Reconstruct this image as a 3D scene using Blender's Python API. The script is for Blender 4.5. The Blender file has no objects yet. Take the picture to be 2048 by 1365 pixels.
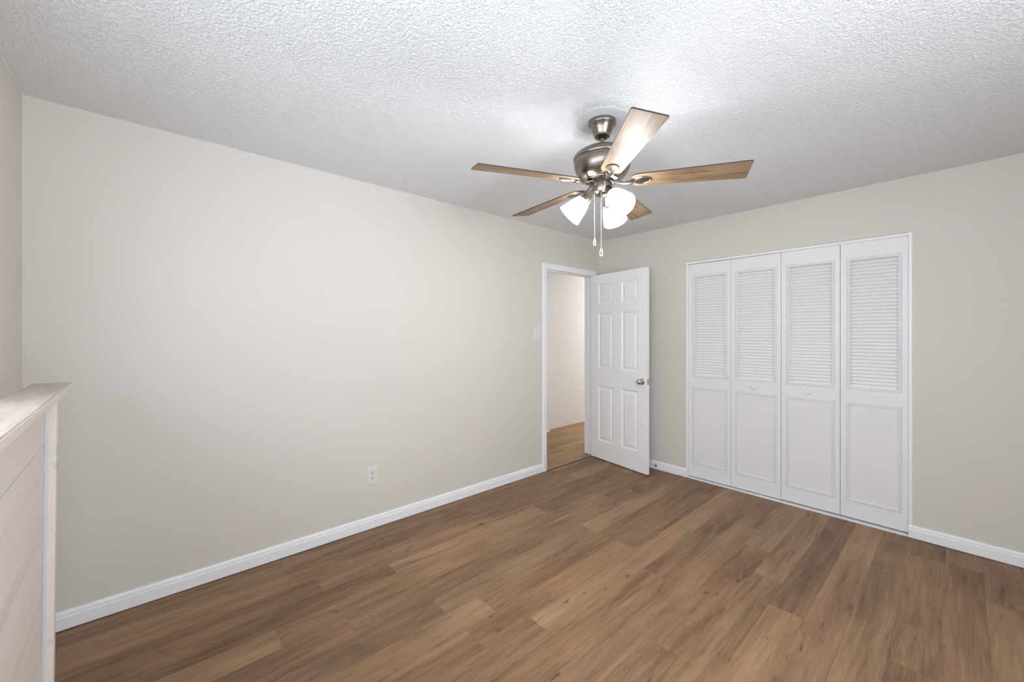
import bpy, bmesh, math, random
from math import sin, cos, pi, radians, atan2
from mathutils import Matrix, Vector

random.seed(7)
S = bpy.context.scene
COL = S.collection

# ------------------------------------------------------------------ camera
cam_data = bpy.data.cameras.new('camera')
cam = bpy.data.objects.new('camera', cam_data)
COL.objects.link(cam)
cam.location = (2.777, -3.809, 1.372)
cam.rotation_euler = (pi / 2, 0, atan2(1921.6 - 1024, 800.6))
cam_data.sensor_width = 36.0
cam_data.lens = 36.0 * 800.6 / 2048
cam_data.shift_y = -13.0 / 2048
cam_data.clip_start = 0.02
S.camera = cam

# ------------------------------------------------------------------ world, light, exposure
S.view_settings.view_transform = 'Standard'
S.view_settings.look = 'None'
S.view_settings.gamma = 1.0
S.view_settings.use_curve_mapping = False
S.view_settings.exposure = 0.0
S.cycles.use_denoising = True
S.cycles.max_bounces = 12
S.cycles.diffuse_bounces = 8
S.cycles.sample_clamp_indirect = 6.0

world = bpy.data.worlds.new('world')
S.world = world
world.use_nodes = True
wn = world.node_tree
bg = wn.nodes['Background']
bg.inputs['Color'].default_value = (0.78, 0.88, 1.0, 1)
bg.inputs['Strength'].default_value = 1.2

def area(name, loc, rot, sx, sy, power, color):
    d = bpy.data.lights.new(name, 'AREA')
    d.shape = 'RECTANGLE'
    d.size, d.size_y, d.energy, d.color = sx, sy, power, color
    o = bpy.data.objects.new(name, d)
    o.location, o.rotation_euler = loc, rot
    COL.objects.link(o)
    return o

# fill light from outside two added, unseen windows (right wall, and front wall behind the camera)
RW_Y0, RW_Y1, FW_X0, FW_X1, W_Z0, W_Z1, F_Z0, F_Z1 = -4.0, -2.2, 1.10, 3.65, 0.75, 2.1, 1.24, 1.98
# (added fill per window: one aimed straight in, one tilted up at the ceiling)
WYC, WXC, WZC = (RW_Y0 + RW_Y1) / 2, (FW_X0 + FW_X1) / 2, (W_Z0 + W_Z1) / 2
FILL_IN, FILL_UP = (0.82, 0.91, 1.0), (0.91, 0.955, 1.0)
area('window_fill', (4.12, WYC, WZC), (0, radians(90), 0), W_Z1 - W_Z0, RW_Y1 - RW_Y0, 54, FILL_IN)
area('upward_fill', (4.75, WYC, 0.45), (0, radians(90 + 38), 0), 1.6, 2.6, 90, FILL_UP)
area('window_fill', (WXC, -4.47, (F_Z0 + F_Z1) / 2), (radians(90), 0, 0), FW_X1 - FW_X0, F_Z1 - F_Z0, 52, FILL_IN)
area('upward_fill', (WXC, -5.25, 0.75), (radians(90 + 38), 0, 0), 3.0, 1.6, 22, FILL_UP)
# hallway lamp beyond the door
hall_light = bpy.data.lights.new('hall_lamp_light', 'POINT')
hall_light.energy, hall_light.color, hall_light.shadow_soft_size = 50, (0.97, 0.985, 1.0), 0.12
ho = bpy.data.objects.new('hall_lamp_light', hall_light)
ho.location = (-0.62, 3.0, 1.9)
COL.objects.link(ho)

BULB_POWER = 7.0        # each of the three bulbs of the fan
BULB_COLOR = (1.0, 0.99, 0.97)
SHADE_GLOW = 30.0

# ------------------------------------------------------------------ materials
def s2l(c):
    return tuple(((v / 255) / 12.92 if v / 255 <= 0.04045 else ((v / 255 + 0.055) / 1.055) ** 2.4) for v in c)

def mat(name, rgb, rough=0.5, metal=0.0, spec=0.5, emit=None, estr=0.0):
    m = bpy.data.materials.new(name)
    m.use_nodes = True
    b = m.node_tree.nodes['Principled BSDF']
    b.inputs['Base Color'].default_value = (*rgb, 1)
    b.inputs['Roughness'].default_value = rough
    b.inputs['Metallic'].default_value = metal
    b.inputs['Specular IOR Level'].default_value = spec
    if emit:
        b.inputs['Emission Color'].default_value = (*emit, 1)
        b.inputs['Emission Strength'].default_value = estr
    return m

class NT:
    """small node-tree helper"""
    def __init__(self, m):
        self.m, self.t = m, m.node_tree
        self.b = self.t.nodes['Principled BSDF']
    def n(self, typ, **kw):
        nd = self.t.nodes.new(typ)
        for k, v in kw.items():
            if k in nd.inputs.keys() if isinstance(k, str) else False:
                nd.inputs[k].default_value = v
            else:
                setattr(nd, k, v)
        return nd
    def l(self, a, b):
        self.t.links.new(a, b)
    def coord(self, out='Object', scale=(1, 1, 1), uv=None):
        tc = self.n('ShaderNodeTexCoord')
        mp = self.n('ShaderNodeMapping')
        mp.inputs['Scale'].default_value = scale
        self.l(tc.outputs[out], mp.inputs['Vector'])
        return mp.outputs['Vector']
    def noise(self, vec, scale, detail=4, rough=0.5, dist=0.0):
        nd = self.n('ShaderNodeTexNoise')
        nd.inputs['Scale'].default_value = scale
        nd.inputs['Detail'].default_value = detail
        nd.inputs['Roughness'].default_value = rough
        nd.inputs['Distortion'].default_value = dist
        self.l(vec, nd.inputs['Vector'])
        return nd.outputs['Fac']
    def ramp(self, fac, stops):
        nd = self.n('ShaderNodeValToRGB')
        cr = nd.color_ramp
        while len(cr.elements) < len(stops):
            cr.elements.new(0.5)
        for e, (p, c) in zip(cr.elements, stops):
            e.position = p
            e.color = (*c, 1) if not isinstance(c, (int, float)) else (c, c, c, 1)
        self.l(fac, nd.inputs['Fac'])
        return nd.outputs['Color']
    def mix(self, fac, a, b, mode='MIX'):
        nd = self.n('ShaderNodeMix')
        nd.data_type, nd.blend_type = 'RGBA', mode
        for s, v in ((nd.inputs[0], fac), (nd.inputs[6], a), (nd.inputs[7], b)):
            if hasattr(v, 'links'):
                self.l(v, s)
            elif isinstance(v, (int, float)):
                s.default_value = v
            else:
                s.default_value = (*v, 1)
        return nd.outputs[2]
    def math(self, op, a, b=0.0, clamp=False):
        nd = self.n('ShaderNodeMath')
        nd.operation, nd.use_clamp = op, clamp
        for s, v in ((nd.inputs[0], a), (nd.inputs[1], b)):
            if hasattr(v, 'links'):
                self.l(v, s)
            else:
                s.default_value = v
        return nd.outputs[0]
    def bump(self, h, strength, dist):
        nd = self.n('ShaderNodeBump')
        nd.inputs['Strength'].default_value = strength
        nd.inputs['Distance'].default_value = dist
        self.l(h, nd.inputs['Height'])
        self.l(nd.outputs['Normal'], self.b.inputs['Normal'])
    def base(self, c):
        self.l(c, self.b.inputs['Base Color'])

def m_wall():
    m = mat('greige_wall_paint', (0.60, 0.575, 0.535), 0.75, spec=0.25)
    t = NT(m)
    v = t.coord()
    big = t.noise(v, 1.3, 2)
    c = t.mix(big, (0.645, 0.608, 0.558), (0.675, 0.637, 0.588))
    t.base(c)
    t.bump(t.noise(v, 160, 3), 0.12, 0.002)
    return m

def m_ceiling():
    m = mat('popcorn_ceiling', (0.78, 0.78, 0.785), 0.9, spec=0.1)
    t = NT(m)
    v = t.coord()
    a = t.noise(v, 95, 3, 0.6, 0.5)
    b = t.noise(v, 210, 2, 0.6)
    h = t.math('ADD', t.math('MULTIPLY', t.ramp(a, [(0.38, 0.0), (0.62, 1.0)]), 0.7), t.math('MULTIPLY', b, 0.5))
    vo = t.n('ShaderNodeTexVoronoi')
    vo.inputs['Scale'].default_value = 9.0
    t.l(v, vo.inputs['Vector'])
    pit_shade = t.ramp(vo.outputs['Distance'], [(0.025, 0.0), (0.045, 1.0)])  # darker dots paint the shade of small pits into the colour
    t.base(t.mix(pit_shade, (0.74, 0.745, 0.76), (0.915, 0.922, 0.94)))
    t.bump(h, 0.85, 0.0075)
    return m

def m_white(name='white_trim_paint', c=(0.86, 0.865, 0.88), rough=0.38):
    m = mat(name, c, rough, spec=0.4)
    t = NT(m)
    v = t.coord()
    t.bump(t.noise(v, 90, 2), 0.05, 0.001)
    return m

def m_planks(name, tones, warm=(1, 1, 1)):
    """vinyl planks; UV = metres along / across each plank plus a random shift, 'plank' = random triple per plank, 'edge' = distance layout"""
    m = mat(name, (0.25, 0.17, 0.12), 0.5, spec=0.35)
    t = NT(m)
    uv = t.n('ShaderNodeUVMap')
    uv.uv_map = 'grain'
    at = t.n('ShaderNodeAttribute')
    at.attribute_name = 'plank'
    sep = t.n('ShaderNodeSeparateColor')
    t.l(at.outputs['Color'], sep.inputs['Color'])
    def mapped(sx, sy):
        mp = t.n('ShaderNodeMapping')
        mp.inputs['Scale'].default_value = (sx, sy, 1)
        t.l(uv.outputs['UV'], mp.inputs['Vector'])
        return mp.outputs['Vector']
    fine = t.noise(mapped(9, 210), 1.0, 4, 0.7, 0.4)
    mid = t.noise(mapped(1.8, 34), 1.0, 6, 0.68, 1.0)
    broad = t.noise(mapped(1.1, 5.5), 1.0, 3, 0.55, 0.8)
    dark = t.noise(mapped(1.3, 13), 1.0, 4, 0.6, 1.6)
    knot = t.noise(mapped(3.4, 12), 1.0, 3, 0.5, 2.2)
    f = t.math('ADD', t.math('MULTIPLY', broad, 0.62), t.math('MULTIPLY', mid, 0.60))
    f = t.math('ADD', f, t.math('MULTIPLY', fine, 0.42))
    f = t.math('ADD', f, t.math('MULTIPLY', t.math('SUBTRACT', sep.outputs[0], 0.5), 0.19))
    f = t.math('SUBTRACT', f, 0.32, True)
    col = t.ramp(f, [(0.18, tones[0]), (0.40, tones[1]), (0.58, tones[2]), (0.82, tones[3])])
    # tint from plank to plank: pinkish taupe, tan, greyish
    tint = t.ramp(sep.outputs[1], [(0.0, (1.03, 0.985, 0.97)), (0.35, (1.0, 1.0, 0.98)), (0.65, (1.04, 1.0, 0.93)), (1.0, (0.97, 1.0, 1.02))])
    col = t.mix(1.0, col, tint, 'MULTIPLY')
    dk = t.ramp(dark, [(0.58, 0.0), (0.74, 1.0)])
    col = t.mix(t.math('MULTIPLY', dk, 0.6), col, (0.085, 0.05, 0.032))
    kn = t.ramp(knot, [(0.665, 0.0), (0.77, 1.0)])
    col = t.mix(t.math('MULTIPLY', kn, 0.75), col, (0.045, 0.028, 0.02))
    t.base(col)
    rg = t.ramp(fine, [(0.3, 0.42), (0.7, 0.6)])
    t.l(rg, t.b.inputs['Roughness'])
    t.bump(fine, 0.06, 0.0008)
    return m

def m_whitewash():
    m = mat('whitewashed_wood', (0.66, 0.58, 0.53), 0.6, spec=0.25)
    t = NT(m)
    g = t.noise(t.coord('Object', (0.55, 17, 17)), 1.0, 4, 0.6, 0.9)
    b = t.noise(t.coord('Object', (0.9, 6, 6)), 1.0, 3, 0.5, 0.8)
    c = t.ramp(g, [(0.27, (0.58, 0.50, 0.47)), (0.42, (0.70, 0.63, 0.59)), (0.75, (0.75, 0.685, 0.645))])
    c = t.mix(t.math('MULTIPLY', b, 0.5), c, (0.73, 0.65, 0.585))
    t.base(c)
    t.bump(g, 0.08, 0.001)
    return m

def m_capwood():
    m = mat('whitewashed_cap_wood', (0.50, 0.42, 0.36), 0.55, spec=0.3)
    t = NT(m)
    g = t.noise(t.coord('Object', (2.0, 30, 30)), 1.0, 5, 0.62, 1.6)
    c = t.ramp(g, [(0.30, (0.40, 0.33, 0.28)), (0.5, (0.50, 0.425, 0.37)), (0.75, (0.55, 0.475, 0.42))])
    t.base(c)
    return m

def m_nickel(name='brushed_nickel', c=(0.255, 0.22, 0.185), rough=0.27):
    m = mat(name, c, rough, 1.0)
    t = NT(m)
    g = t.noise(t.coord('Object', (3, 3, 160)), 1.0, 2)
    t.l(t.ramp(g, [(0.3, rough - 0.05), (0.7, rough + 0.1)]), t.b.inputs['Roughness'])
    return m

def m_blade():
    m = mat('oak_blade', (0.45, 0.31, 0.18), 0.48, spec=0.28)
    t = NT(m)
    g = t.noise(t.coord('Object', (3.0, 38, 10)), 1.0, 5, 0.6, 1.3)
    f = t.noise(t.coord('Object', (7.0, 190, 10)), 1.0, 3, 0.6, 0.2)
    x = t.math('ADD', t.math('MULTIPLY', g, 0.75), t.math('MULTIPLY', f, 0.3))
    c = t.ramp(x, [(0.36, (0.08, 0.047, 0.027)), (0.48, (0.215, 0.138, 0.080)), (0.64, (0.31, 0.215, 0.128))])
    t.base(c)
    return m

WALL, CEIL, TRIM = m_wall(), m_ceiling(), m_white()
DOORW = m_white('white_door_paint', (0.90, 0.90, 0.905), 0.35)
CLOSW = m_white('white_bifold_paint', (0.80, 0.80, 0.805), 0.42)
LOUV = m_white('white_louver_slats', (0.86, 0.865, 0.845), 0.45)
PANELW = m_white('aged_white_panel', (0.785, 0.775, 0.765), 0.5)
FLOOR = m_planks('vinyl_planks', [s2l((82, 60, 45)), s2l((121, 93, 70)), s2l((145, 115, 88)), s2l((168, 139, 109))])
HFLOOR = m_planks('hall_planks', [s2l((110, 84, 56)), s2l((143, 112, 78)), s2l((163, 131, 94)), s2l((182, 150, 112))])
GROOVE = mat('plank_groove', (0.07, 0.045, 0.032), 0.8)
WW, CAPW = m_whitewash(), m_capwood()
CAULK = mat('white_caulk', (0.56, 0.575, 0.595), 0.6)
NICKEL, BLADE = m_nickel(), m_blade()
BLADE_TOP = mat('walnut_blade_edge', (0.035, 0.022, 0.016), 0.45)
CHROME = mat('chrome', (0.62, 0.60, 0.58), 0.08, 1.0)
DARKM = mat('dark_metal', (0.05, 0.05, 0.055), 0.4, 0.6)
PLATE = mat('ivory_plate_plastic', (0.715, 0.70, 0.665), 0.35)
SLOT = mat('black_slot', (0.015, 0.014, 0.013), 0.6)
SHADE = mat('lit_frosted_glass', (0.9, 0.9, 0.88), 0.4, emit=(0.985, 0.99, 1.0), estr=SHADE_GLOW)
BULB = mat('lit_bulb', (1, 1, 1), 0.5, emit=(1.0, 0.96, 0.9), estr=25.0)
CHAINM = mat('pull_chain_metal', (0.85, 0.82, 0.76), 0.3, 0.6)
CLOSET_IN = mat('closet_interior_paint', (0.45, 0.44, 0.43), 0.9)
HALLW = mat('hall_wall_paint', (0.82, 0.81, 0.79), 0.75, spec=0.2)
THRESH = mat('threshold_vinyl', s2l((150, 120, 88)), 0.5)
DARKGAP = mat('dark_threshold_gap', (0.05, 0.035, 0.025), 0.8)
TRACK = mat('bifold_track_metal', (0.35, 0.38, 0.42), 0.3, 0.8)

def m_pane():
    m = bpy.data.materials.new('window_pane_glass')
    m.use_nodes = True
    nt = m.node_tree
    for n in list(nt.nodes):
        nt.nodes.remove(n)
    o = nt.nodes.new('ShaderNodeOutputMaterial')
    mx = nt.nodes.new('ShaderNodeMixShader')
    tr = nt.nodes.new('ShaderNodeBsdfTransparent')
    gl = nt.nodes.new('ShaderNodeBsdfGlossy')
    gl.inputs['Roughness'].default_value = 0.02
    mx.inputs[0].default_value = 0.06
    nt.links.new(tr.outputs[0], mx.inputs[1])
    nt.links.new(gl.outputs[0], mx.inputs[2])
    nt.links.new(mx.outputs[0], o.inputs[0])
    return m
PANE = m_pane()

# ------------------------------------------------------------------ mesh helpers
class MB:
    """collects geometry for ONE mesh object"""
    def __init__(self):
        self.v, self.f, self.sm = [], [], []
    def add(self, vs, fs, smooth=False, M=None):
        o = len(self.v)
        for p in vs:
            p = Vector(p)
            self.v.append(tuple(M @ p) if M is not None else tuple(p))
        for q in fs:
            self.f.append([o + i for i in q])
            self.sm.append(smooth)
        return self
    def box(self, a, b, M=None):
        (x0, y0, z0), (x1, y1, z1) = a, b
        vs = [(x0, y0, z0), (x1, y0, z0), (x1, y1, z0), (x0, y1, z0), (x0, y0, z1), (x1, y0, z1), (x1, y1, z1), (x0, y1, z1)]
        return self.add(vs, [(0, 3, 2, 1), (4, 5, 6, 7), (0, 1, 5, 4), (1, 2, 6, 5), (2, 3, 7, 6), (3, 0, 4, 7)], False, M)
    def lathe(self, prof, n=32, M=None, cap0=True, cap1=True, closed=False):
        vs, fs = [], []
        for r, z in prof:
            for k in range(n):
                a = 2 * pi * k / n
                vs.append((r * cos(a), r * sin(a), z))
        m = len(prof)
        for i in range(m if closed else m - 1):
            j = (i + 1) % m
            for k in range(n):
                k2 = (k + 1) % n
                fs.append((i * n + k, i * n + k2, j * n + k2, j * n + k))
        if cap0 and not closed:
            fs.append(tuple(range(n))[::-1])
        if cap1 and not closed:
            fs.append(tuple((m - 1) * n + k for k in range(n)))
        return self.add(vs, fs, True, M)
    def tube(self, pts, r, n=10, M=None, closed=False):
        pts = [Vector(p) for p in pts]
        rs = r if isinstance(r, (list, tuple)) else [r] * len(pts)
        vs, fs = [], []
        L = len(pts)
        up = None
        for i, p in enumerate(pts):
            a = pts[(i - 1) % L] if (closed or i > 0) else p
            b = pts[(i + 1) % L] if (closed or i < L - 1) else p
            d = (b - a).normalized()
            if up is None:
                up = Vector((0, 0, 1)) if abs(d.z) < 0.9 else Vector((1, 0, 0))
            s = d.cross(up).normalized()
            up = s.cross(d).normalized()
            for k in range(n):
                t = 2 * pi * k / n
                vs.append(p + s * (rs[i] * cos(t)) + up * (rs[i] * sin(t)))
        for i in range(L if closed else L - 1):
            j = (i + 1) % L
            for k in range(n):
                k2 = (k + 1) % n
                fs.append((i * n + k, i * n + k2, j * n + k2, j * n + k))
        if not closed:
            fs.append(tuple(range(n))[::-1])
            fs.append(tuple((L - 1) * n + k for k in range(n)))
        return self.add(vs, fs, True, M)
    def extrude_profile(self, prof, axis, a, b, flip=False):
        """closed 2-D profile (p,q) pushed along x ('x': p=y,q=z) or y ('y': p=x,q=z)"""
        n = len(prof)
        def P(t, p, q):
            return (t, p, q) if axis == 'x' else (p, t, q)
        vs = [P(a, *pq) for pq in prof] + [P(b, *pq) for pq in prof]
        fs = [(i, (i + 1) % n, n + (i + 1) % n, n + i) for i in range(n)]
        fs += [tuple(range(n))[::-1], tuple(range(n, 2 * n))]
        return self.add(vs, fs)
    def rings(self, x0, z0, x1, z1, prof, y0=0.0, sgn=-1, cap=True, M=None):
        """nested mitred rectangles in the x/z plane: prof = [(inset, height towards sgn*y)]"""
        vs, fs = [], []
        for o, h in prof:
            y = y0 + sgn * h
            vs += [(x0 + o, y, z0 + o), (x1 - o, y, z0 + o), (x1 - o, y, z1 - o), (x0 + o, y, z1 - o)]
        for i in range(len(prof) - 1):
            for k in range(4):
                k2 = (k + 1) % 4
                q = (i * 4 + k, i * 4 + k2, i * 4 + 4 + k2, i * 4 + 4 + k)
                fs.append(q if sgn < 0 else q[::-1])
        if cap:
            b = 4 * (len(prof) - 1)
            q = (b, b + 1, b + 2, b + 3)
            fs.append(q if sgn < 0 else q[::-1])
        return self.add(vs, fs, False, M)
    def sheet(self, xs, zs, holes, y, sgn=-1):
        """flat face at y made of grid cells, cells in holes left out"""
        for i in range(len(xs) - 1):
            for j in range(len(zs) - 1):
                if (i, j) in holes:
                    continue
                q = [(xs[i], y, zs[j]), (xs[i + 1], y, zs[j]), (xs[i + 1], y, zs[j + 1]), (xs[i], y, zs[j + 1])]
                self.add(q, [(0, 1, 2, 3) if sgn < 0 else (3, 2, 1, 0)])
        return self
    def build(self, name, material, parent=None, loc=(0, 0, 0), rot=(0, 0, 0), bevel=0.0, seg=2, fix=True, mats=None, merge=True):
        me = bpy.data.meshes.new(name)
        me.from_pydata(self.v, [], self.f)
        me.polygons.foreach_set('use_smooth', self.sm)
        bm = bmesh.new()
        bm.from_mesh(me)
        if merge:
            bmesh.ops.remove_doubles(bm, verts=bm.verts, dist=1e-5)
        if fix:
            bmesh.ops.recalc_face_normals(bm, faces=bm.faces)
        bm.to_mesh(me)
        bm.free()
        if any(self.sm):
            me.set_sharp_from_angle(angle=radians(38))
        me.materials.append(material)
        for mm in (mats or []):
            me.materials.append(mm)
        o = bpy.data.objects.new(name, me)
        o.location, o.rotation_euler = loc, rot
        if parent is not None:
            o.parent = parent
        COL.objects.link(o)
        if bevel:
            md = o.modifiers.new('bevel', 'BEVEL')
            md.width, md.segments, md.limit_method, md.angle_limit = bevel, seg, 'ANGLE', radians(40)
        return o

def tag(o, label, cat, group=None, kind=None):
    o['label'], o['category'] = label, cat
    if group:
        o['group'] = group
    if kind:
        o['kind'] = kind
    return o

def thing(name, label, cat, loc=(0, 0, 0), rz=0.0, group=None, kind=None):
    o = bpy.data.objects.new(name, None)
    o.empty_display_size = 0.1
    o.location, o.rotation_euler = loc, (0, 0, rz)
    COL.objects.link(o)
    return tag(o, label, cat, group, kind)

def struct(o, label, cat):
    return tag(o, label, cat, None, 'structure')

# ------------------------------------------------------------------ room shell
XR, YF, H, T = 3.9, -4.25, 2.44, 0.115      # right wall, front wall, ceiling, wall thickness
DY0, DY1, DZ = -0.882, -0.092, 2.045        # rough door opening in the left wall
CX0, CX1, CZ = 1.016, 2.560, 2.066          # closet opening in the back wall

def plank_floor(name, material, cols, xs0, width, y_lo, y_hi, offs, length, x_clip, seed):
    """one mesh of planks running along y, each with bevelled grooves beside it"""
    rnd = random.Random(seed)
    verts, faces, uvs, cols_a, mi = [], [], [], [], []
    g = 0.0003
    def quad(x0, y0, x1, y1, z, uv, c, m):
        o = len(verts)
        verts.extend([(x0, y0, z), (x1, y0, z), (x1, y1, z), (x0, y1, z)])
        faces.append((o, o + 1, o + 2, o + 3))
        uvs.extend(uv)
        cols_a.extend([c] * 4)
        mi.append(m)
    for k in range(cols[0], cols[1] + 1):
        x0, x1 = xs0 + k * width, xs0 + (k + 1) * width
        x0c, x1c = max(x0, x_clip[0]), min(x1, x_clip[1])
        if x1c - x0c < 0.004:
            continue
        off = offs.get(k, rnd.uniform(0, length))
        n0 = math.floor((y_lo - off) / length)
        n1 = math.ceil((y_hi - off) / length)
        for j in range(n0, n1):
            y0, y1 = max(off + j * length, y_lo), min(off + (j + 1) * length, y_hi)
            if y1 - y0 < 0.004:
                continue
            su, sv, fl = rnd.uniform(0, 80), rnd.uniform(0, 80), rnd.choice((-1, 1))
            c = (rnd.random(), rnd.random(), rnd.random(), 1)
            U = lambda y: su + fl * (y - off - j * length)
            V = lambda x: sv + (x - x0)
            quad(x0c + g, y0 + g, x1c - g, y1 - g, 0.0, [(U(y0), V(x0c)), (U(y0), V(x1c)), (U(y1), V(x1c)), (U(y1), V(x0c))], c, 0)
    # sub-floor under the gaps
    quad(x_clip[0], y_lo, x_clip[1], y_hi, -0.0012, [(0, 0)] * 4, (0, 0, 0, 1), 1)
    me = bpy.data.meshes.new(name)
    me.from_pydata(verts, [], faces)
    uvl = me.uv_layers.new(name='grain')
    for i, p in enumerate(uvs):
        uvl.data[i].uv = p
    ca = me.color_attributes.new('plank', 'FLOAT_COLOR', 'CORNER')
    for i, c in enumerate(cols_a):
        ca.data[i].color = c
    me.materials.append(material)
    me.materials.append(GROOVE)
    me.polygons.foreach_set('material_index', mi)
    o = bpy.data.objects.new(name, me)
    COL.objects.link(o)
    return o

# seam positions read from the photograph (column index counted from x = 1.392)
OFFS = {-4: -1.90, -3: -0.30, -2: -2.55, -1: -2.731, 0: -1.235, 1: -0.455, 2: -1.86, 3: -2.15, 4: -1.234, 5: -1.475, 6: -1.95, 7: -0.668, 8: -1.50,
        -5: -0.95, -6: -1.55, -7: -0.70, -8: -2.0, -9: -3.25, -10: -0.8}
struct(plank_floor('floor', FLOOR, (-11, 20), 1.392, 0.147, YF, 0.70, OFFS, 1.22, (0.0, XR), 11), 'brown wood-look plank floor of the bedroom', 'floor')
struct(plank_floor('floor_hall', HFLOOR, (-16, 2), -0.06, 0.147, -1.6, 3.6, {}, 1.22, (-1.20, 0.0), 5), 'tan wood-look plank floor of the hallway beyond the doorway', 'floor')

def texture_edge(m, axis, a, b, inward):
    """ragged lip where the sprayed ceiling texture runs onto the wall"""
    rnd = random.Random(3 + int(10 * abs(a)))
    n = int((b - a) / 0.018)
    v, cur = [], 0.0025
    for i in range(n + 1):
        cur = min(0.0065, max(0.0008, cur + rnd.uniform(-0.0016, 0.0016)))
        t = a + (b - a) * i / n
        d, e = 0.004 + cur, cur
        if axis == 'y':
            v += [(-0.001, t, H + 0.001), (-0.001, t, H - e), (inward * d, t, H + 0.001)]
        else:
            base = 0.001 if inward < 0 else YF - 0.001
            v += [(t, base, H + 0.001), (t, base, H - e), (t, (base + inward * d), H + 0.001)]
    f = []
    for i in range(n):
        for k in range(3):
            k2 = (k + 1) % 3
            f.append((i * 3 + k, i * 3 + k2, i * 3 + 3 + k2, i * 3 + 3 + k))
    m.add(v, f)
cm = MB().box((-1.3, YF - T, H), (XR + T, 3.7, H + 0.06))
texture_edge(cm, 'y', YF, 0.0, 1)
texture_edge(cm, 'x', 0.0, XR, -1)
texture_edge(cm, 'x', 0.0, XR, 1)
struct(cm.build('ceiling', CEIL), 'white popcorn-textured ceiling', 'ceiling')

w = MB()
w.box((-T, YF - T, 0), (0, DY0, H)).box((-T, DY0, DZ), (0, DY1, H)).box((-T, DY1, 0), (0, T, H))
struct(w.build('wall_left', WALL), 'long greige wall with the open doorway', 'wall')
w = MB()
w.box((0, 0, 0), (CX0, T, H)).box((CX0, 0, CZ), (CX1, T, H)).box((CX1, 0, 0), (XR + T, T, H))
struct(w.build('wall_back', WALL), 'greige wall around the closet opening', 'wall')
w = MB()
w.box((0, YF - T, 0), (FW_X0, YF, H)).box((FW_X1, YF - T, 0), (XR + T, YF, H)).box((FW_X0, YF - T, 0), (FW_X1, YF, F_Z0)).box((FW_X0, YF - T, F_Z1), (FW_X1, YF, H))
struct(w.build('wall_front', WALL), 'greige wall behind the whitewashed half wall', 'wall')
w = MB()
w.box((XR, YF, 0), (XR + T, RW_Y0, H)).box((XR, RW_Y1, 0), (XR + T, 0, H)).box((XR, RW_Y0, 0), (XR + T, RW_Y1, W_Z0)).box((XR, RW_Y0, W_Z1), (XR + T, RW_Y1, H))
struct(w.build('wall_right', WALL), 'greige wall on the right with an added window, outside the picture', 'wall')
# closet and hall shells
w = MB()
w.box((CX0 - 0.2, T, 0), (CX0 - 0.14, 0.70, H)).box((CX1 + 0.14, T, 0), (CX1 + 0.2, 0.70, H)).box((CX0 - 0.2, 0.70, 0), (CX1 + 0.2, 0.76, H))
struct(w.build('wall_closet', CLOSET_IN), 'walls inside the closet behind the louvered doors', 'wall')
w = MB()
w.box((-1.25, -1.66, 0), (-1.17, 3.66, H)).box((-1.17, -1.66, 0), (-T, -1.6, H)).box((-1.17, 3.6, 0), (0, 3.66, H)).box((-T, T, 0), (-T + 0.06, 3.6, H))
struct(w.build('wall_hall', HALLW), 'pale hallway wall seen through the doorway', 'wall')

# unseen windows added to let fill light in (right wall, and front wall behind the camera)
def window(name, axis, a0, a1, plane, inward, W_Z0, W_Z1, label):
    fr = MB()
    fw, t0, t1 = 0.05, 0.02, 0.09
    def bx(p0, p1, z0, z1, d0, d1):
        lo, hi = sorted((plane - inward * d0, plane - inward * d1))
        if axis == 'y':
            fr.box((lo, p0, z0), (hi, p1, z1))
        else:
            fr.box((p0, lo, z0), (p1, hi, z1))
    bx(a0, a0 + fw, W_Z0, W_Z1, t0, t1)
    bx(a1 - fw, a1, W_Z0, W_Z1, t0, t1)
    bx(a0 + fw, a1 - fw, W_Z1 - fw, W_Z1, t0, t1)
    bx(a0 + fw, a1 - fw, W_Z0, W_Z0 + fw, t0, t1)
    zm = (W_Z0 + W_Z1) / 2
    bx(a0 + fw, a1 - fw, zm - 0.02, zm + 0.02, t0 + 0.01, t1 - 0.01)
    o = struct(fr.build(name, TRIM, bevel=0.003), label, 'window')
    p = MB()
    d = plane - inward * 0.055
    for z0, z1 in ((W_Z0 + fw, zm - 0.02), (zm + 0.02, W_Z1 - fw)):
        if axis == 'y':
            p.box((d - 0.002, a0 + fw, z0), (d + 0.002, a1 - fw, z1))
        else:
            p.box((a0 + fw, d - 0.002, z0), (a1 - fw, d + 0.002, z1))
    p.build('pane', PANE, o)
    s = MB()
    if axis == 'y':
        s.box((plane - 0.035, a0 - 0.04, W_Z0 - 0.025), (plane + 0.02, a1 + 0.04, W_Z0))
    else:
        s.box((a0 - 0.04, plane - 0.02, W_Z0 - 0.025), (a1 + 0.04, plane + 0.035, W_Z0))
    s.build('window_sill', TRIM, o, bevel=0.003)
window('added_window_1', 'y', RW_Y0, RW_Y1, XR, -1, W_Z0, W_Z1, 'added white framed window in the right wall, outside the picture')
window('added_window_2', 'x', FW_X0, FW_X1, YF, 1, F_Z0, F_Z1, 'added white framed window in the front wall, behind the camera')

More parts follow.
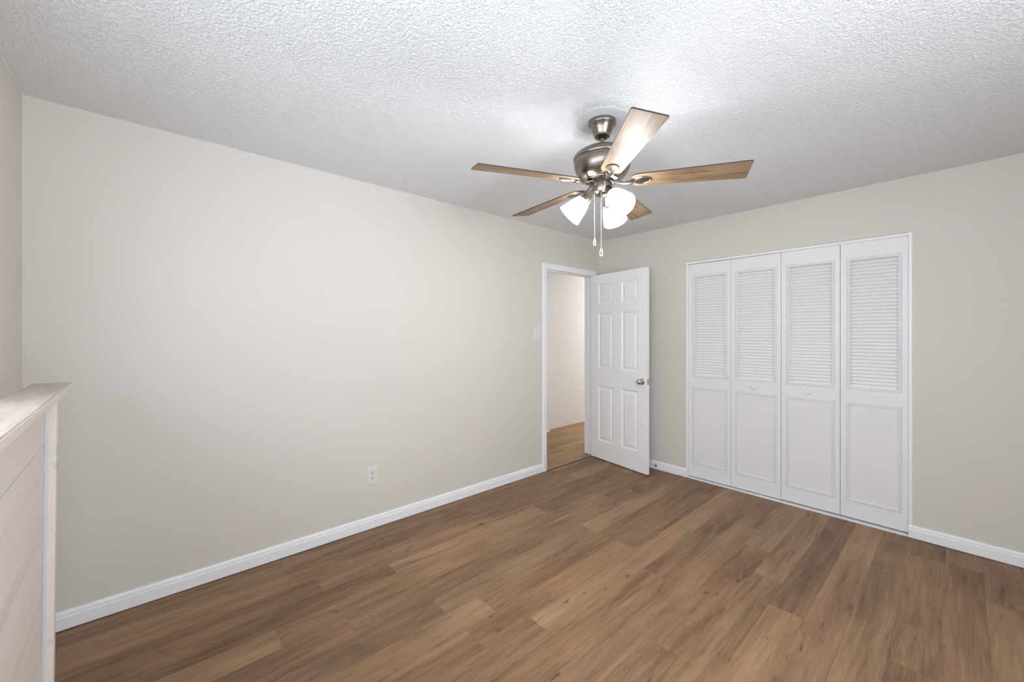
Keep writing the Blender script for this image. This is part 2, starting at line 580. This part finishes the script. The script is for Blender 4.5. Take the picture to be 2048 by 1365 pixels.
# baseboards: 85 mm with a stepped, eased top
BB_H, BB_T = 0.086, 0.014
def bb_prof(s=1, base=0.0):
    return [(base, 0.004), (base + s * BB_T, 0.004), (base + s * BB_T, BB_H - 0.027), (base + s * (BB_T - 0.002), BB_H - 0.024), (base + s * (BB_T - 0.003), BB_H - 0.010),
            (base + s * 0.007, BB_H - 0.002), (base, BB_H)]
struct(MB().extrude_profile(bb_prof(), 'y', YF, -0.927).build('baseboard_left', TRIM), 'white baseboard along the long greige wall', 'baseboard')
struct(MB().extrude_profile(bb_prof(-1), 'x', 0.0, CX0 + 0.019).build('baseboard_back', TRIM), 'short white baseboard between the open door and the closet', 'baseboard')
struct(MB().extrude_profile(bb_prof(-1), 'x', CX1 - 0.019, XR).build('baseboard_back', TRIM), 'white baseboard right of the closet', 'baseboard')
struct(MB().extrude_profile(bb_prof(1, YF), 'x', 0.0, XR).build('baseboard_front', TRIM), 'white baseboard of the front wall behind the half wall', 'baseboard')
struct(MB().extrude_profile(bb_prof(-1, XR), 'y', YF, 0.0).build('baseboard_right', TRIM), 'white baseboard of the right wall, outside the picture', 'baseboard')

struct(MB().box((-1.17, 0.22, 0.0), (-1.085, 0.362, 0.016)).build('baseboard_hall', TRIM, bevel=0.003), 'tip of a white baseboard block in the hallway, at the left door jamb', 'baseboard')

# door frame: jamb lining, stops and casing
jt = 0.013
JY0, JY1, JZ = DY0 + jt, DY1 - jt, DZ - jt     # clear opening -0.869 .. -0.105, top 2.032
j = MB()
j.box((-T - 0.002, DY0, 0.006), (0.002, JY0, JZ)).box((-T - 0.002, JY1, 0.006), (0.002, DY1, JZ)).box((-T - 0.002, DY0, JZ), (0.002, DY1, DZ))
j.box((-0.072, JY0, 0.006), (-0.037, JY0 + 0.011, JZ - 0.011)).box((-0.072, JY1 - 0.011, 0.006), (-0.037, JY1, JZ - 0.011)).box((-0.072, JY0, JZ - 0.011), (-0.037, JY1, JZ))
frame = struct(j.build('trim_1', TRIM, bevel=0.0015), 'white frame and casing around the open doorway', 'door frame')
CW = 0.056
cp = [(0.0, 0.0), (0.0, 0.009), (0.004, 0.0125), (0.018, 0.0125), (0.022, 0.015), (0.046, 0.017), (0.053, 0.015), (CW, 0.009), (CW, 0.0)]
def casing():
    m = MB()
    ins = 0.003
    y0, y1, zt = JY0 - ins, JY1 + ins, JZ + ins
    n = len(cp)
    ring = []
    for (yy, zz, dy, dz) in ((y0, 0.005, -1, 0), (y0, zt, -1, 1), (y1, zt, 1, 1), (y1, 0.005, 1, 0)):
        ring.append([(x, yy + dy * o, zz + dz * o) for o, x in cp])
    vs = [p for r in ring for p in r]
    fs = []
    for i in range(3):
        for k in range(n):
            k2 = (k + 1) % n
            fs.append((i * n + k, i * n + k2, (i + 1) * n + k2, (i + 1) * n + k))
    fs += [tuple(range(n)), tuple(range(3 * n, 4 * n))[::-1]]
    m.add(vs, fs)
    return m
casing().build('casing', TRIM, frame)
MB().box((-0.024, JY0, 0.90), (-0.008, JY0 + 0.0015, 0.957)).build('strike_plate', CHROME, frame)
# threshold strip between the two floors
th = struct(MB().extrude_profile([(-0.045, 0.0), (-0.040, 0.005), (0.004, 0.006), (0.010, 0.0)], 'y', JY0, JY1 + 0.0).build('trim_2', THRESH), 'tan floor strip across the doorway', 'threshold')
MB().extrude_profile([(0.010, -0.0005), (0.010, 0.0040), (0.020, 0.0035), (0.022, -0.0005)], 'y', JY0 - 0.01, JY1).build('shadow_gap', DARKGAP, th)

# closet jamb lining, header and floor strip
c = MB()
cj = 0.019
c.box((CX0, 0.006, 0.0), (CX0 + cj, T, CZ)).box((CX1 - cj, 0.006, 0.0), (CX1, T, CZ)).box((CX0 + cj, 0.015, CZ - 0.020), (CX1 - cj, T, CZ))
cf = struct(c.build('trim_3', TRIM, bevel=0.0015), 'thin white jamb lining around the closet opening', 'closet frame')
MB().box((CX0 + cj, 0.030, CZ - 0.024), (CX1 - cj, 0.052, CZ - 0.019)).build('track', TRACK, cf)
MB().box((CX0 + cj, -0.004, 0.0), (CX1 - cj, 0.05, 0.010)).build('floor_strip', TRIM, cf, bevel=0.002)

# ------------------------------------------------------------------ the open six-panel door
HX, HY = 0.008, JY1 - 0.002
DW, DH, DT = 0.758, 2.018, 0.035
door = thing('door_1', 'white six-panel interior door standing open with a chrome knob', 'door', (HX, HY, 0.010), radians(-8.4), kind='structure')
# local: x from hinge to latch, y from -DT (face we see) to 0, z up from the door's foot
xs = [0.002, 0.114, 0.326, 0.440, 0.650, DW]
zs = [0.0, 0.198, 0.800, 0.990, 1.596, 1.700, 1.912, DH]
holes = {(1, 1), (3, 1), (1, 3), (3, 3), (1, 5), (3, 5)}
prof = [(0.0, 0.0), (0.004, -0.003), (0.011, -0.0085), (0.018, -0.0095), (0.024, -0.0085), (0.040, -0.0025), (0.044, -0.0015)]
d = MB()
for y, s in ((-DT, -1), (0.0, 1)):
    d.sheet(xs, zs, holes, y, s)
    for (i, k) in holes:
        d.rings(xs[i], zs[k], xs[i + 1], zs[k + 1], prof, y, s)
d.add([(xs[0], -DT, 0), (xs[0], 0, 0), (xs[0], 0, DH), (xs[0], -DT, DH)], [(0, 1, 2, 3)])
d.add([(DW, -DT, 0), (DW, 0, 0), (DW, 0, DH), (DW, -DT, DH)], [(3, 2, 1, 0)])
d.add([(xs[0], -DT, 0), (DW, -DT, 0), (DW, 0, 0), (xs[0], 0, 0)], [(3, 2, 1, 0)])
d.add([(xs[0], -DT, DH), (DW, -DT, DH), (DW, 0, DH), (xs[0], 0, DH)], [(0, 1, 2, 3)])
d.build('door_slab', DOORW, door, merge=True)
def knob(sgn):
    M = Matrix.Translation((0.700, -DT if sgn < 0 else 0.0, 0.900)) @ Matrix.Rotation(radians(90 if sgn < 0 else -90), 4, 'X')
    k = MB()
    k.lathe([(0.0005, 0.066), (0.012, 0.0655), (0.021, 0.062), (0.0265, 0.054), (0.027, 0.046), (0.023, 0.038), (0.015, 0.031), (0.011, 0.026), (0.011, 0.010)], 28, M, True, False)
    kb = k.build('knob', CHROME, door)
    kb['label'] = 'chrome door knob'
    r = MB()
    r.lathe([(0.0005, 0.0105), (0.013, 0.0105), (0.024, 0.008), (0.031, 0.004), (0.0325, 0.0)], 28, M, True, False)
    r.build('rosette', CHROME, kb)
knob(-1)
knob(1)
lp = MB().box((DW - 0.001, -DT + 0.005, 0.871), (DW + 0.0012, -0.005, 0.928)).build('latch_plate', CHROME, door)
MB().add([(DW, -DT + 0.011, 0.890), (DW, -0.011, 0.890), (DW, -0.011, 0.908), (DW, -DT + 0.011, 0.908), (DW + 0.010, -DT + 0.011, 0.890), (DW + 0.010, -DT + 0.011, 0.908)],
         [(0, 1, 4), (3, 5, 2), (0, 4, 5, 3), (1, 2, 5, 4)]).build('latch_bolt', CHROME, lp)
for hz in (0.24, 1.03, 1.80):
    h = MB()
    h.lathe([(0.0055, hz - 0.044), (0.0055, hz + 0.044)], 12, Matrix.Translation((-0.004, 0.003, 0)))
    h.box((-0.0016, -0.030, hz - 0.044), (0.003, 0.002, hz + 0.044))
    h.build('hinge', TRIM, door)

# ------------------------------------------------------------------ bifold closet doors
LT = 0.030
def leaf(parent, x0, x1, z0, z1, y0, knob_x=None):
    W, Hh = x1 - x0, z1 - z0
    m0, m1 = 0.036, W - 0.030                  # outer edges of the mouldings
    L0, L1, P0, P1 = 0.966 - z0, 1.936 - z0, 0.140 - z0, 0.872 - z0
    fr = 0.0                                    # moulding sits on the lip of the hole
    hx0, hx1 = m0 + fr, m1 - fr
    xs = [0.0, hx0, hx1, W]
    zs = [0.0, P0 + fr, P1 - fr, L0 + fr, L1 - fr, Hh]
    f = MB()
    f.sheet(xs, zs, {(1, 1), (1, 3)}, 0.0, -1)
    f.sheet(xs, zs, {(1, 3)}, LT, 1)
    f.rings(hx0, P0 + fr, hx1, P1 - fr, [(0, 0), (0, -0.010)], 0.0, -1, False)
    for (a, b) in (((hx0, L0 + fr), (hx1, L1 - fr)),):
        f.rings(a[0], a[1], b[0], b[1], [(0, 0), (0, -LT)], 0.0, -1, False)
    f.add([(0, 0, 0), (0, LT, 0), (0, LT, Hh), (0, 0, Hh)], [(0, 1, 2, 3)])
    f.add([(W, 0, 0), (W, LT, 0), (W, LT, Hh), (W, 0, Hh)], [(3, 2, 1, 0)])
    f.add([(0, 0, 0), (W, 0, 0), (W, LT, 0), (0, LT, 0)], [(3, 2, 1, 0)])
    f.add([(0, 0, Hh), (W, 0, Hh), (W, LT, Hh), (0, LT, Hh)], [(0, 1, 2, 3)])
    lf = f.build('leaf', CLOSW, parent, (x0, y0, z0), fix=True)
    # double-bead mouldings round louvers and panel
    mp = [(0.0, 0.0), (0.0008, -0.0050), (0.0032, -0.0050), (0.0042, 0.0016), (0.0075, 0.0030), (0.0108, 0.0016), (0.0116, -0.0035), (0.0140, -0.0035), (0.0148, 0.0012), (0.0180, 0.0020), (0.0206, 0.0004), (0.0216, -0.0050), (0.0235, -0.0070)]
    for (z_a, z_b) in ((L0, L1), (P0, P1)):
        mo = MB()
        mo.rings(m0, z_a, m1, z_b, mp, 0.0, -1, False)
        mo.build('molding', CLOSW, lf)
    pn = MB()
    pn.box((hx0 + 0.0215, 0.0045, P0 + fr + 0.0215), (hx1 - 0.0215, 0.0078, P1 - fr - 0.0215))
    pn.build('panel', PANELW, lf)
    # louver slats, the front edge hanging lower than the back edge
    lv = MB()
    n = 36
    a0, a1 = L0 + 0.022, L1 - 0.022
    p = (a1 - a0) / n
    for k in range(n):
        zc = a0 + (k + 0.5) * p
        h, dz, dy = 0.0056, p * 0.56, 0.0090
        y_f, y_b = 0.0045, 0.0045 + 2 * dy
        x_a, x_b = hx0 + 0.0215, hx1 - 0.0215
        prof = [(y_f + 0.0012, zc - dz), (y_f, zc - dz + 0.0014), (y_f, zc - dz + h - 0.0014), (y_f + 0.0012, zc - dz + h), (y_b, zc + dz + h * 0.5), (y_b, zc + dz - h * 0.5)]
        lv.extrude_profile(prof, 'x', x_a, x_b)
    lv.build('louver_slats', LOUV, lf, merge=False)
    if knob_x is not None:
        kb = MB()
        M = Matrix.Translation((knob_x - x0, 0, 0.921 - z0)) @ Matrix.Rotation(radians(90), 4, 'X')
        kb.lathe([(0.0005, 0.029), (0.008, 0.0285), (0.0145, 0.025), (0.0168, 0.019), (0.0145, 0.013), (0.009, 0.009), (0.0085, 0.0)], 24, M, True, False)
        kb.build('knob', TRIM, lf)
    return lf
YL = 0.018
b1 = thing('door_2', 'left pair of white louvered bifold closet doors beside the open door', 'closet door', (1.418, YL, 0.014), kind='structure')
b2 = thing('door_3', 'right pair of white louvered bifold closet doors', 'closet door', (2.176, YL, 0.014), kind='structure')
def rel(o, x0, x1, z0, z1, kx=None):
    lf = leaf(o, x0, x1, z0, z1, 0.0, kx)
    lf.location = (x0 - o.location.x, 0.0, z0 - o.location.z)
rel(b1, 1.0365, 1.4125, 0.021, 2.040)
rel(b1, 1.4150, 1.7955, 0.021, 2.041, 1.598)
rel(b2, 1.7985, 2.1745, 0.023, 2.0435, 1.980)
rel(b2, 2.1775, 2.5395, 0.023, 2.0445)
for o, xs_ in ((b1, 1.06), (b2, 2.52)):
    MB().lathe([(0.004, 2.03 - 0.014), (0.004, 2.049 - 0.014)], 10, Matrix.Translation((xs_ - o.location.x, 0.03, 0))).build('pivot_pin', TRACK, o)
for o, xa in ((b1, 1.770), (b2, 1.830)):
    MB().lathe([(0.004, 2.028 - 0.014), (0.004, 2.049 - 0.014)], 10, Matrix.Translation((xa - o.location.x, 0.03, 0))).build('guide_pin', TRACK, o)

# ------------------------------------------------------------------ ceiling fan with three lights
FX, FY = 1.583, -2.140
fan = thing('ceiling_fan', 'brushed nickel five-blade ceiling fan with three lit glass shades', 'ceiling fan', (FX, FY, H))
def Z(z):
    return z - H
MB().lathe([(0.133, 0.0002), (0.128, -0.0022), (0.126, -0.0026)], 48, None, False, True).build('ceiling_plate', mat('smooth_shaded_plate', (0.70, 0.705, 0.715), 0.7), fan)  # base colour greyed to carry the canopy's shadow on the smooth plate
MB().lathe([(0.066, -0.004), (0.0685, -0.006), (0.0685, -0.020), (0.066, -0.024), (0.060, -0.030), (0.050, -0.048), (0.043, -0.066), (0.039, -0.074), (0.039, -0.080), (0.034, -0.084), (0.022, -0.085), (0.020, -0.074)], 48, None, True, True).build('canopy', NICKEL, fan)
MB().lathe([(0.0125, -0.05), (0.0125, Z(2.30))], 24).build('downrod', NICKEL, fan)
housing = MB().lathe([(0.020, Z(2.318)), (0.022, Z(2.300)), (0.060, Z(2.297)), (0.105, Z(2.286)), (0.132, Z(2.270)), (0.1415, Z(2.258)), (0.143, Z(2.250)), (0.1415, Z(2.242)), (0.137, Z(2.238)), (0.1365, Z(2.234)),
            (0.1385, Z(2.226)), (0.137, Z(2.210)), (0.131, Z(2.190)), (0.119, Z(2.168)), (0.101, Z(2.150)), (0.086, Z(2.143)), (0.085, Z(2.139)), (0.080, Z(2.136)), (0.060, Z(2.136))], 64, None, True, True).build('motor_housing', NICKEL, fan)
MB().lathe([(0.058, Z(2.137)), (0.058, Z(2.124)), (0.050, Z(2.122))], 40, None, True, True).build('flywheel', DARKM, fan)
MB().lathe([(0.049, Z(2.123)), (0.0495, Z(2.115)), (0.0485, Z(2.092)), (0.046, Z(2.087)), (0.0455, Z(2.082)), (0.042, Z(2.075)), (0.032, Z(2.067)), (0.018, Z(2.064)), (0.008, Z(2.060)), (0.0005, Z(2.058))], 40, None, True, False).build('switch_housing', NICKEL, fan)

# blades: local x = outwards, y = sideways, z = up; underside light oak, edges and top dark
R0, R1, BT = 0.140, 0.656, 0.0065
def blade_outline():
    pts = []
    # rounded root, slightly flaring sides, squared tip with small corner radii
    hw0, hw1 = 0.050, 0.0675
    n = 10
    for k in range(n + 1):
        a = pi / 2 + pi * k / n
        sx = abs(cos(a)) ** 0.8
        pts.append((R0 + 0.040 - 0.040 * sx, hw0 * (1 if sin(a) > 0 else -1) * abs(sin(a)) ** 0.55))
    rc = 0.008
    for s in (-1, 1):
        for k in range(5):
            a = (pi / 2) * k / 4
            if s < 0:
                pts.append((R1 - rc + rc * sin(a), -(hw1 - rc) - rc * cos(a)))
            else:
                pts.append((R1 - rc + rc * cos(a), (hw1 - rc) + rc * sin(a)))
    return pts
def make_blade(ang):
    ol = blade_outline()
    n = len(ol)
    m = MB()
    m.add([(x, y, 0) for x, y in ol] + [(x, y, BT) for x, y in ol], [tuple(range(n))[::-1], tuple(range(n, 2 * n))] + [(i, (i + 1) % n, n + (i + 1) % n, n + i) for i in range(n)])
    b = m.build('blade', BLADE, fan, (0, 0, Z(2.128)), (0, 0, 0), fix=True, mats=[BLADE_TOP], bevel=0.0012)
    for p in b.data.polygons:
        p.material_index = 0 if p.normal.z < -0.5 else 1
    b.rotation_euler = (Matrix.Rotation(ang, 4, 'Z') @ Matrix.Rotation(radians(0.8), 4, 'Y') @ Matrix.Rotation(radians(-12), 4, 'X')).to_euler()
    # blade bracket: arm from the flywheel, spreading into a teardrop plate under the blade
    k = MB()
    path = [(0.052, 0, 0.006), (0.070, 0, 0.004), (0.088, 0, -0.004), (0.106, 0, -0.009), (0.130, 0, -0.008), (0.150, 0, -0.006)]
    ws = [0.016, 0.013, 0.010, 0.0095, 0.014, 0.022]
    vs, fs = [], []
    for (x, y, z), w_ in zip(path, ws):
        vs += [(x, -w_, z - 0.002), (x, -w_ * 0.6, z - 0.0045), (x, w_ * 0.6, z - 0.0045), (x, w_, z - 0.002), (x, w_, z + 0.002), (x, -w_, z + 0.002)]
    for i in range(len(path) - 1):
        for q in range(6):
            q2 = (q + 1) % 6
            fs.append((i * 6 + q, i * 6 + q2, i * 6 + 6 + q2, i * 6 + 6 + q))
    fs += [(0, 1, 2, 3, 4, 5), tuple(range(30, 36))[::-1]]
    k.add(vs, fs, True)
    def tear(t, grow=0.0):
        a = 2 * pi * t
        x = 0.190 + (0.046 + grow) * cos(a)
        w_ = (0.031 + grow) * sin(a) * (1.0 if cos(a) > 0 else (0.55 + 0.45 * (1 - abs(cos(a)) ** 1.4)))
        return x, w_
    N = 28
    vs, fs = [], []
    lv = [(0.0, 0.0), (0.0, -0.0030), (-0.003, -0.0060), (-0.007, -0.0062), (-0.010, -0.0035), (-0.017, -0.0030), (-0.026, -0.0045)]
    for g_, z in lv:
        for q in range(N):
            x, y = tear(q / N, g_)
            vs.append((x, y, z))
    for i in range(len(lv) - 1):
        for q in range(N):
            q2 = (q + 1) % N
            fs.append((i * N + q, i * N + q2, i * N + N + q2, i * N + N + q))
    fs.append(tuple((len(lv) - 1) * N + q for q in range(N)))
    fs.append(tuple(range(N))[::-1])
    k.add(vs, fs, True)
    k.build('blade_bracket', NICKEL, b)
    return b
for i in range(5):
    make_blade(radians(-40.4 + 72 * i))

# light kit: three angled sockets with bell shades
for i in range(3):
    a = radians(220.5 + 120 * i)
    tilt = radians(180 - 46)
    M = Matrix.Rotation(a, 4, 'Z') @ Matrix.Translation((0.034, 0, Z(2.100))) @ Matrix.Rotation(radians(135), 4, 'Y')
    # local z now runs outwards and down
    so = MB().lathe([(0.012, 0.0), (0.0135, 0.010), (0.014, 0.020), (0.017, 0.034), (0.022, 0.048), (0.029, 0.068), (0.0315, 0.078), (0.0315, 0.083), (0.030, 0.085)], 28, M, True, True).build('lamp_socket', NICKEL, fan)
    out = [(0.030, 0.078), (0.0345, 0.083), (0.041, 0.098), (0.047, 0.118), (0.052, 0.138), (0.057, 0.160), (0.061, 0.176), (0.0625, 0.181)]
    inn = [(r - 0.003, z) for r, z in out[::-1]]
    sh = MB().lathe(out + inn, 40, M, False, False, closed=True).build('lamp_shade', SHADE, so)
    sh['label'] = 'lit frosted white glass bell shade'
    MB().lathe([(0.012, 0.083), (0.013, 0.095), (0.018, 0.107), (0.023, 0.122), (0.0225, 0.135), (0.017, 0.146), (0.008, 0.151), (0.0005, 0.152)], 20, M, True, False).build('bulb', BULB, so)
    ld = bpy.data.lights.new('lamp_light', 'POINT')
    ld.energy, ld.color, ld.shadow_soft_size = BULB_POWER, BULB_COLOR, 0.028
    lo = bpy.data.objects.new('lamp_light', ld)
    lo.parent = so
    lo.location = M @ Vector((0, 0, 0.166))
    COL.objects.link(lo)

# pull chains with teardrop fobs
RV = Vector((cos(radians(48.27)), sin(radians(48.27)), 0))
FV = Vector((-sin(radians(48.27)), cos(radians(48.27)), 0))
for (side, fwd, z_top, z_bot, wide) in ((-0.0415, -0.020, 2.084, 1.847, 0.0060), (-0.0125, -0.036, 2.078, 1.793, 0.0085)):
    p = RV * side + FV * fwd
    ch = MB()
    n = int((z_top - z_bot) / 0.0042)
    pts, rs = [], []
    for k in range(n * 2 + 1):
        pts.append((p.x, p.y, Z(z_top - (z_top - z_bot) * k / (2 * n))))
        rs.append(0.0013 if k % 2 else 0.0008)
    ch.tube(pts, rs, 6)
    co = ch.build('pull_chain', CHAINM, fan)
    fb = MB()
    ring = []
    for k in range(18):
        t = 2 * pi * k / 18
        rr = wide * sin(t) * (0.45 + 0.55 * (1 - cos(t)) / 2)
        q = p + RV * rr
        ring.append((q.x, q.y, Z(z_bot - 0.018) + 0.017 * cos(t)))
    fb.tube(ring, 0.0026, 8, None, True)
    fb.lathe([(0.001, 0.004), (0.003, 0.002), (0.0035, -0.001), (0.002, -0.004)], 10, Matrix.Translation((p.x, p.y, Z(z_bot))))
    fb.build('pull_fob', CHAINM, co)

# ------------------------------------------------------------------ whitewashed half wall at the left
hw = thing('half_wall', 'whitewashed wood-clad half wall with a projecting cap, at the left edge', 'half wall', (0.563, -4.040, 0.0), radians(1.67), kind='thing')
HWZ, HWL = 1.193, 1.62
# local: x along the wall away from its free end, y = 0 at the cap's front edge, interior at negative y
ct = 0.024
cap = MB()
cap.add([(0.0, 0.0, HWZ), (0.012, 0.0, HWZ - 0.5 * ct), (0.03, 0.0, HWZ - ct), (HWL, 0.0, HWZ - ct), (HWL, 0.0, HWZ),
         (-0.049, -0.100, HWZ), (-0.049, -0.100, HWZ - ct), (HWL, -0.100, HWZ - ct), (HWL, -0.100, HWZ)],
        [(0, 1, 2, 3, 4), (0, 4, 8, 5), (2, 6, 7, 3), (0, 5, 6, 2, 1), (5, 8, 7, 6), (4, 3, 7, 8)])
cap.build('cap', CAPW, hw, bevel=0.003)
fe = MB()
fe.box((0.028, 0.0, HWZ - ct + 0.0025), (HWL, 0.0018, HWZ - 0.0025))
fe.build('cap_edge', WW, hw)
XE = 0.305                                        # free end of the wall body under the cap
tr = MB()
zt = HWZ - ct
lean = 0.011
tr.add([(XE, -0.006 - lean, 0), (XE + 0.040, -0.006 - lean, 0), (XE + 0.040, -0.034 - lean * 0.5, 0), (XE, -0.090, 0),
        (XE, -0.006, zt), (XE + 0.040, -0.006, zt), (XE + 0.040, -0.034, zt), (XE, -0.090, zt)],
       [(0, 3, 2, 1), (4, 5, 6, 7), (0, 1, 5, 4), (1, 2, 6, 5), (2, 3, 7, 6), (3, 0, 4, 7)])
tr.build('corner_board', WW, hw, bevel=0.003)
PF = -0.030                                       # face of the planks
seams = [0.0, 0.185, 0.325, 0.465, 0.605, 0.705, 0.812, 0.948, 1.036, zt]
for k in range(len(seams) - 1):
    a, b = seams[k] + (0.002 if k else 0.0), seams[k + 1] - 0.002
    yo = -0.011 * (1 - (a + b) / 2 / zt)
    pb = MB().box((XE + 0.0415, PF - 0.016 + yo, a), (HWL - 0.02, PF + yo, b))
    pb.build('plank', WW, hw, bevel=0.001)
core = MB().box((XE + 0.0415, -0.088, 0.0), (HWL - 0.02, PF - 0.0275, zt))
core.build('core', GROOVE, hw)
ck = MB()
ck.add([(XE + 0.0400, -0.024 - lean, 0.0), (XE + 0.0440, -0.029 - lean, 0.0), (XE + 0.0400, -0.033 - lean, 0.0),
        (XE + 0.0400, -0.021, zt), (XE + 0.0440, -0.029, zt), (XE + 0.0400, -0.033, zt)], [(0, 1, 2), (3, 5, 4), (0, 3, 4, 1), (1, 4, 5, 2), (2, 5, 3, 0)])
cko = ck.build('caulk_bead', CAULK, hw)
cko['label'] = 'white caulk bead'

# ------------------------------------------------------------------ light switch, outlet, door stop
def plate(name, label, cat, y, z):
    o = thing(name, label, cat, (0.0, y, z))
    m = MB()
    w_, h_ = 0.041, 0.0625
    vs, fs = [], []
    for (i, x) in ((0.0, 0.0), (0.0, 0.0035), (0.003, 0.006), (0.006, 0.0066)):
        vs += [(x, -w_ + i, -h_ + i), (x, w_ - i, -h_ + i), (x, w_ - i, h_ - i), (x, -w_ + i, h_ - i)]
    for r in range(3):
        for k in range(4):
            k2 = (k + 1) % 4
            fs.append((r * 4 + k, r * 4 + k2, r * 4 + 4 + k2, r * 4 + 4 + k))
    fs += [(12, 13, 14, 15), (3, 2, 1, 0)]
    m.add(vs, fs)
    m.build('cover_plate', PLATE, o)
    return o
sw = plate('light_switch', 'small ivory toggle light switch beside the door casing', 'light switch', -1.003, 1.392)
MB().box((0.0060, -0.006, -0.013), (0.0076, 0.006, 0.013)).build('toggle_collar', PLATE, sw)
MB().add([(0.0065, -0.0045, -0.008), (0.0065, 0.0045, -0.008), (0.0065, 0.0045, 0.006), (0.0065, -0.0045, 0.006), (0.017, -0.0035, -0.013), (0.017, 0.0035, -0.013), (0.018, 0.0035, -0.006), (0.018, -0.0035, -0.006)],
         [(0, 3, 2, 1), (4, 5, 6, 7), (0, 1, 5, 4), (1, 2, 6, 5), (2, 3, 7, 6), (3, 0, 4, 7)]).build('toggle', PLATE, sw, bevel=0.001)
RX = Matrix.Rotation(radians(90), 4, 'Y')
for zz in (0.030, -0.030):
    MB().lathe([(0.003, 0.0060), (0.003, 0.0072), (0.0015, 0.0076)], 12, Matrix.Translation((0, 0, zz)) @ RX).build('screw', PLATE, sw)
ou = plate('wall_outlet', 'ivory duplex wall outlet low on the long greige wall', 'outlet', -2.6625, 0.3745)
for zz in (0.0195, -0.0195):
    rc = MB()
    ptsr = []
    for k in range(28):
        t = 2 * pi * k / 28
        ptsr.append((max(-0.0125, min(0.0125, 0.0165 * cos(t))), 0.0165 * sin(t)))
    ptsr = [(0.0165 * cos(2 * pi * k / 28), max(-0.0130, min(0.0130, 0.0165 * sin(2 * pi * k / 28)))) for k in range(28)]
    n = len(ptsr)
    rc.add([(0.0062, y, zz + z) for y, z in ptsr] + [(0.0085, y, zz + z) for y, z in ptsr],
           [tuple(range(n))[::-1], tuple(range(n, 2 * n))] + [(i, (i + 1) % n, n + (i + 1) % n, n + i) for i in range(n)])
    ro = rc.build('receptacle', PLATE, ou)
    for yy, hh in ((-0.0065, 0.0042), (0.0065, 0.0050)):
        MB().box((0.0080, yy - 0.0018, zz + 0.0035 - hh), (0.0088, yy + 0.0018, zz + 0.0035 + hh)).build('slot', SLOT, ro)
    MB().lathe([(0.0030, 0.0080), (0.0030, 0.0088)], 12, Matrix.Translation((0, 0, zz - 0.0078)) @ RX).build('slot', SLOT, ro)
MB().lathe([(0.003, 0.0060), (0.003, 0.0072), (0.0015, 0.0076)], 12, RX).build('screw', PLATE, ou)

ds = thing('door_stop', 'small metal door stop on the short baseboard behind the open door', 'door stop', (0.715, -BB_T, 0.040))
RF = Matrix.Rotation(radians(90), 4, 'X')
MB().lathe([(0.0005, 0.009), (0.007, 0.008), (0.012, 0.003), (0.0125, 0.0)], 20, RF, True, False).build('flange', DARKM, ds)
sp = MB()
hel = [(0.0055 * cos(k * 0.7), -0.008 - k * 0.00052, 0.0055 * sin(k * 0.7)) for k in range(95)]
sp.tube(hel, 0.0013, 6)
sp.build('spring', CHROME, ds)
MB().lathe([(0.0068, 0.054), (0.0075, 0.057), (0.0075, 0.070), (0.005, 0.073)], 16, RF).build('rubber_tip', TRIM, ds)
